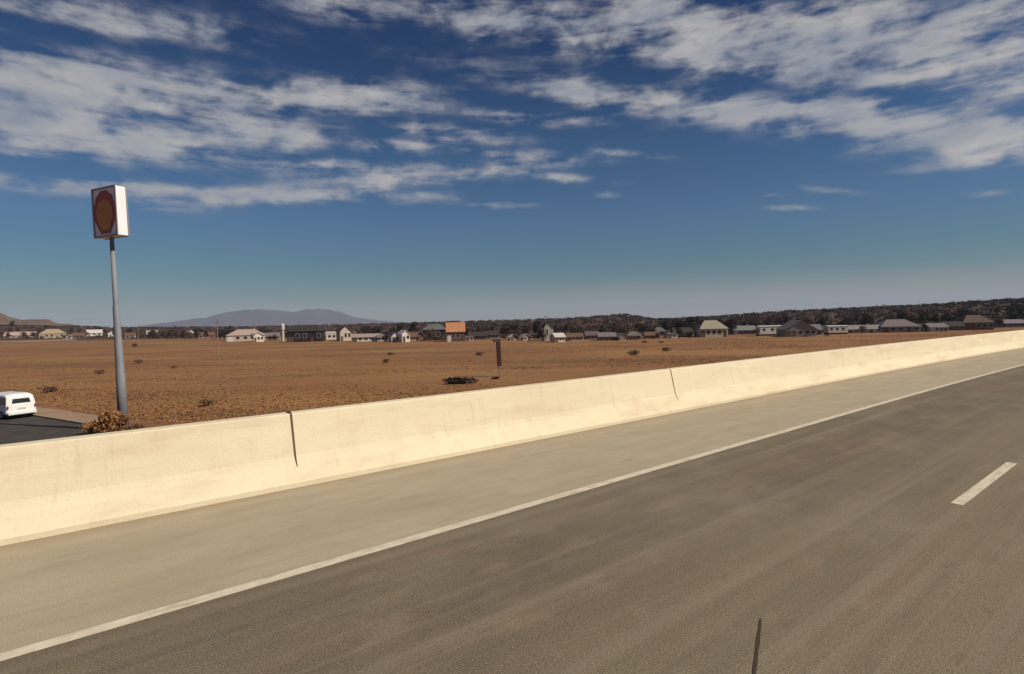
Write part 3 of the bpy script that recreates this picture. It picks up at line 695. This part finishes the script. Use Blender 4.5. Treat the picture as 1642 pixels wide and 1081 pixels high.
# shrubs in the field
def shrub_mesh(seed, n=130, flat=.6, size=.11):
    rg = random.Random(seed); mb = MB()
    for k in range(5):
        a = rg.uniform(0, 6.28); q = rg.uniform(0, .5); leafblob(mb, math.cos(a) * q, math.sin(a) * q, flat * .5, .55, .55, flat * .5, n // 5, size, rg, shell=.1)
    return mb
def make_shrub(m, seed, flat=.6, n=130, size=.11):
    root = bpy.data.objects.new('desert_shrub', None); COL.objects.link(root)
    shrub_mesh(seed, n, flat, size).build('foliage', m, root, fix=False)
    mb = MB()
    for k in range(5):
        a = k * 1.26; mb.tube([(0, 0, -.05), (math.cos(a) * .25, math.sin(a) * .25, flat * .7)], [.03, .012], 5)
    mb.build('stem', M_bark, root); return root
M_rust = leafmat('rusty_bush', (.26, .12, .045), (.36, .18, .075))
M_shr = leafmat('dry_shrub', (.10, .055, .025), (.16, .095, .045))
b = gp(170, 700); r_ = make_shrub(M_rust, 31, 1.0, 900, .09); r_.location = (b.x, b.y + .3, FIELD); r_.scale = (1.5, 1.1, 1.6); tag(r_, 'bushy rust brown shrub at the foot of the sign pole', 'shrub')
b = gp(147, 696); r2 = make_shrub(M_rust, 32, .8, 400, .09); r2.location = (b.x, b.y, FIELD); r2.scale = (.8, .8, 1.1); tag(r2, 'smaller rusty shrub at the street edge left of the sign', 'shrub')
b = gp(216, 693); r2 = make_shrub(M_shr, 37, .6, 400, .08); r2.location = (b.x, b.y, FIELD); r2.scale = (1.2, .9, .9); tag(r2, 'low dry bush just right of the sign pole foot', 'shrub')
b = gp(740, 615); r3 = make_shrub(M_leaf[0], 33, .5, 500, .10); r3.location = (b.x, b.y, ground_h(b.x, b.y)); r3.scale = (2.2, 1.2, 1.5); tag(r3, 'wide low dark bush left of the field sign', 'shrub')
b = gp(795, 608); r4 = make_shrub(M_leaf[0], 34, .5, 200, .12); r4.location = (b.x, b.y, ground_h(b.x, b.y)); r4.scale = (.7, .6, .6); tag(r4, 'small dark tuft at the foot of the field sign', 'shrub')
b = gp(217, 556); r5 = make_shrub(M_leaf[2], 35, .9, 300, .12); r5.location = (b.x, b.y, ground_h(b.x, b.y)); r5.scale = (1.5, 1.4, 1.5); tag(r5, 'dark reddish bush right behind the tall sign pole', 'shrub')
sp_ = [make_shrub(M_shr, 41), make_shrub(M_leaf[1], 42), make_shrub(M_leaf[2], 43)]; us = set()
SLB = ['low tan brown shrub dotted on the dry field', 'low olive shrub dotted on the dry field', 'low dark brown shrub dotted on the dry field']
for i in range(14):
    px = rnd.uniform(-10, 1500); yb = base_y(px) + 2; lo = 697 - px * .1145 - 4; py = yb + (lo - yb) * rnd.random() ** 1.3
    if px < 160 and py > 655: continue
    b = gp(px, py); k = rnd.choice((0, 0, 1, 2, 2))
    o = sp_[k] if k not in us else copy_thing(sp_[k]); us.add(k)
    o.location = (b.x, b.y, ground_h(b.x, b.y)); s = rnd.uniform(.5, 1.3) * (1 + b.y / 220); o.scale = (s * 1.1, s, s * .9); o.rotation_euler = (0, 0, rnd.uniform(0, 6))
    for key in ('label', 'group', 'category'):
        if key in o: del o[key]
    tag(o, SLB[k], 'shrub', 'low shrubs dotted over the dry field')
for P, U in ((sp_, us), (protos, used_p)):           # drop any plant that found no place
    for k, p in enumerate(P):
        if k not in U:
            for ch in list(p.children): bpy.data.objects.remove(ch)
            bpy.data.objects.remove(p)
# dry grass over the field
M_grass = mat('dry_grass_blades', (.31, .165, .066), (.25, .125, .050), .06, .95, detail=8)
rg = random.Random(5); mb = MB(); cnt = 0
while cnt < 30000:
    px = rg.uniform(-60, 1640); yb = base_y(max(0, px)) + 2; lo = 718 - px * .1145 + 8
    py = yb + (lo - yb) * rg.random() ** 1.15
    b = gp(px, py)
    if mnoise.noise(Vector((b.x * .03, b.y * .05, 3))) + rg.gauss(0, .18) < -.05: continue
    t = (b - e0).dot(qq)
    if t > -3.0 and t < 15.2: cnt += 1; continue
    z = ground_h(b.x, b.y); h = rg.uniform(.02, .07)
    a = rg.uniform(0, 6.28); wx, wy = math.cos(a) * .09, math.sin(a) * .09
    for q in range(2):
        ox, oy = rg.uniform(-.4, .4), rg.uniform(-.4, .4); tx, ty = rg.uniform(-.12, .12), rg.uniform(-.12, .12)
        mb.poly([(b.x + ox - wx, b.y + oy - wy, z - .02), (b.x + ox + wx, b.y + oy + wy, z - .02), (b.x + ox + wx * .7 + tx, b.y + oy + wy * .7 + ty, z + h), (b.x + ox - wx * .8 + tx, b.y + oy - wy * .8 + ty, z + h * .8)])
        wx, wy = -wy, wx
    cnt += 1
tag(mb.build('dry_grass', M_grass, fix=False), 'tawny dry grass over the open field', 'grass', kind='stuff')

# ================================================================== VAN
def build_van():
    b = gp(36, 671); hd = R(-63)            # bearing it drives to (away, to the left)
    o = empty('parked_van', (0, 0, FIELD + .012), 0, label='white van seen from behind on the street at the left edge', cat='van')
    # local: +y forward, x right
    mp = mat('white_paint', (.80, .80, .78), (.76, .76, .74), 1, .35, coat=.4); M_rub = mat('tyre_rubber', (.02, .02, .02), None, rough=.9); M_rim = mat('wheel_rim', (.35, .35, .36), None, rough=.35, metal=.8)
    L_, Wd, Ht = 4.9, 1.0, 2.02
    prof = [(-2.42, .42), (-2.46, .62), (-2.44, 1.05), (-2.32, 1.75), (-2.18, 1.94), (-1.9, Ht), (.6, Ht), (1.0, 1.94), (1.75, 1.22), (2.3, 1.08), (2.45, .8), (2.45, .42)]
    NX = 7; mb = MB(); n = len(prof)
    for i in range(NX):
        u = i / (NX - 1) * 2 - 1
        for (y, z) in prof:
            tum = 1 - .14 * max(0, (z - 1.05)) / .97        # walls lean in above the waist
            ed = 1 - .05 * abs(u) ** 4; zz = z - (.10 * abs(u) ** 6 if z > 1.8 else 0)
            mb.v.append((u * Wd * tum, y * ed, zz))
    for i in range(NX - 1):
        for j in range(n): a = i * n + j; c = i * n + (j + 1) % n; mb.f.append((a, c, c + n, a + n)); mb.m.append(0)
    mb.f.append(tuple(range(n))[::-1]); mb.f.append(tuple((NX - 1) * n + j for j in range(n))); mb.m += [0, 0]
    mb.build('body', mp, o, bevel=.05)
    def side_x(z): return Wd * (1 - .14 * max(0, (z - 1.05)) / .97) + .006
    for sx in (-1, 1):
        for (y0, y1) in ((-2.05, -.95), (-.85, .15), (.25, 1.2)):
            mb = MB(); zt = 1.72; zb = 1.18; yt = y1 if y1 < 1 else .85
            mb.poly([(sx * side_x(zb), y0, zb), (sx * side_x(zb), y1, zb), (sx * side_x(zt), yt, zt), (sx * side_x(zt), y0 + .05, zt)]); mb.build('side_window', M_glass, o, fix=False)
        mb = MB(); mb.box(sx * 1.02 - .004 * sx, sx * 1.02 + .22 * sx, 1.05, 1.15, 1.12, 1.32); mb.build('wing_mirror', mp, o, bevel=.02)
        mb = MB(); mb.box(sx * .86, sx * .95, -2.475, -2.40, .84, 1.10); mb.build('tail_light', mat('tail_lamp_red', (.35, .02, .02), None, rough=.3), o, bevel=.02)
        mb = MB(); mb.box(sx * .62, sx * .92, 2.36, 2.47, .72, .92); mb.build('headlight', mat('headlamp', (.7, .7, .7), None, rough=.15), o, bevel=.02)
        for yy in (-1.55, 1.5):
            mb = MB(); mb.tube([(sx * .80, yy, .34), (sx * 1.005, yy, .34)], [.34, .34], 20); wh = mb.build('wheel', M_rub, o, bevel=.03)
            mb = MB(); mb.tube([(sx * 1.0, yy, .34), (sx * 1.018, yy, .34)], [.2, .18], 16); mb.build('rim', M_rim, wh)
    def rear(z): return interp([(.42, -2.42), (.62, -2.46), (1.05, -2.44), (1.75, -2.32), (1.94, -2.18)], z) - .012
    mb = MB(); mb.poly([(-.62, rear(1.26), 1.26), (.62, rear(1.26), 1.26), (.54, rear(1.62), 1.62), (-.54, rear(1.62), 1.62)]); mb.build('rear_window', M_glass, o, fix=False)
    mb = MB(); mb.poly([(-.8, 1.80, 1.215), (.8, 1.80, 1.215), (.7, 1.06, 1.90), (-.7, 1.06, 1.90)]); mb.build('windscreen', M_glass, o, fix=False)
    mb = MB(); mb.box(-.94, .94, -2.58, -2.40, .36, .58); mb.build('rear_bumper', mat('bumper_white', (.7, .7, .68), None, rough=.5), o, bevel=.03)
    mb = MB(); mb.box(-.94, .94, 2.40, 2.56, .36, .62); mb.build('front_bumper', mp, o, bevel=.03)
    mb = MB(); mb.box(-.26, .26, -2.495, -2.45, .78, .92); mb.build('number_plate', M_trim, o)
    mb = MB(); mb.box(-.9, .9, -2.3, 2.3, .22, .44); mb.build('underside', M_dark, o)
    o.rotation_euler = (0, 0, -hd)
    fwd = Vector((math.sin(hd), math.cos(hd), 0)); rgt = Vector((math.cos(hd), -math.sin(hd), 0))
    o.location = Vector((b.x, b.y, FIELD + .012)) + fwd * 2.45
build_van()

# ================================================================== HAZE
HAZE = 0.00010
if HAZE:
    hm = bpy.data.materials.new('air_haze'); hm.use_nodes = True; t = hm.node_tree; t.nodes.clear()
    v = t.nodes.new('ShaderNodeVolumePrincipled'); v.inputs['Color'].default_value = (.62, .74, .95, 1); v.inputs['Density'].default_value = HAZE; v.inputs['Anisotropy'].default_value = 0
    ou = t.nodes.new('ShaderNodeOutputMaterial'); t.links.new(v.outputs[0], ou.inputs['Volume'])
    mb = MB(); mb.box(-11500, 11500, -11500, 11500, -30, 330); hb = mb.build('haze', hm); tag(hb, kind='stuff')
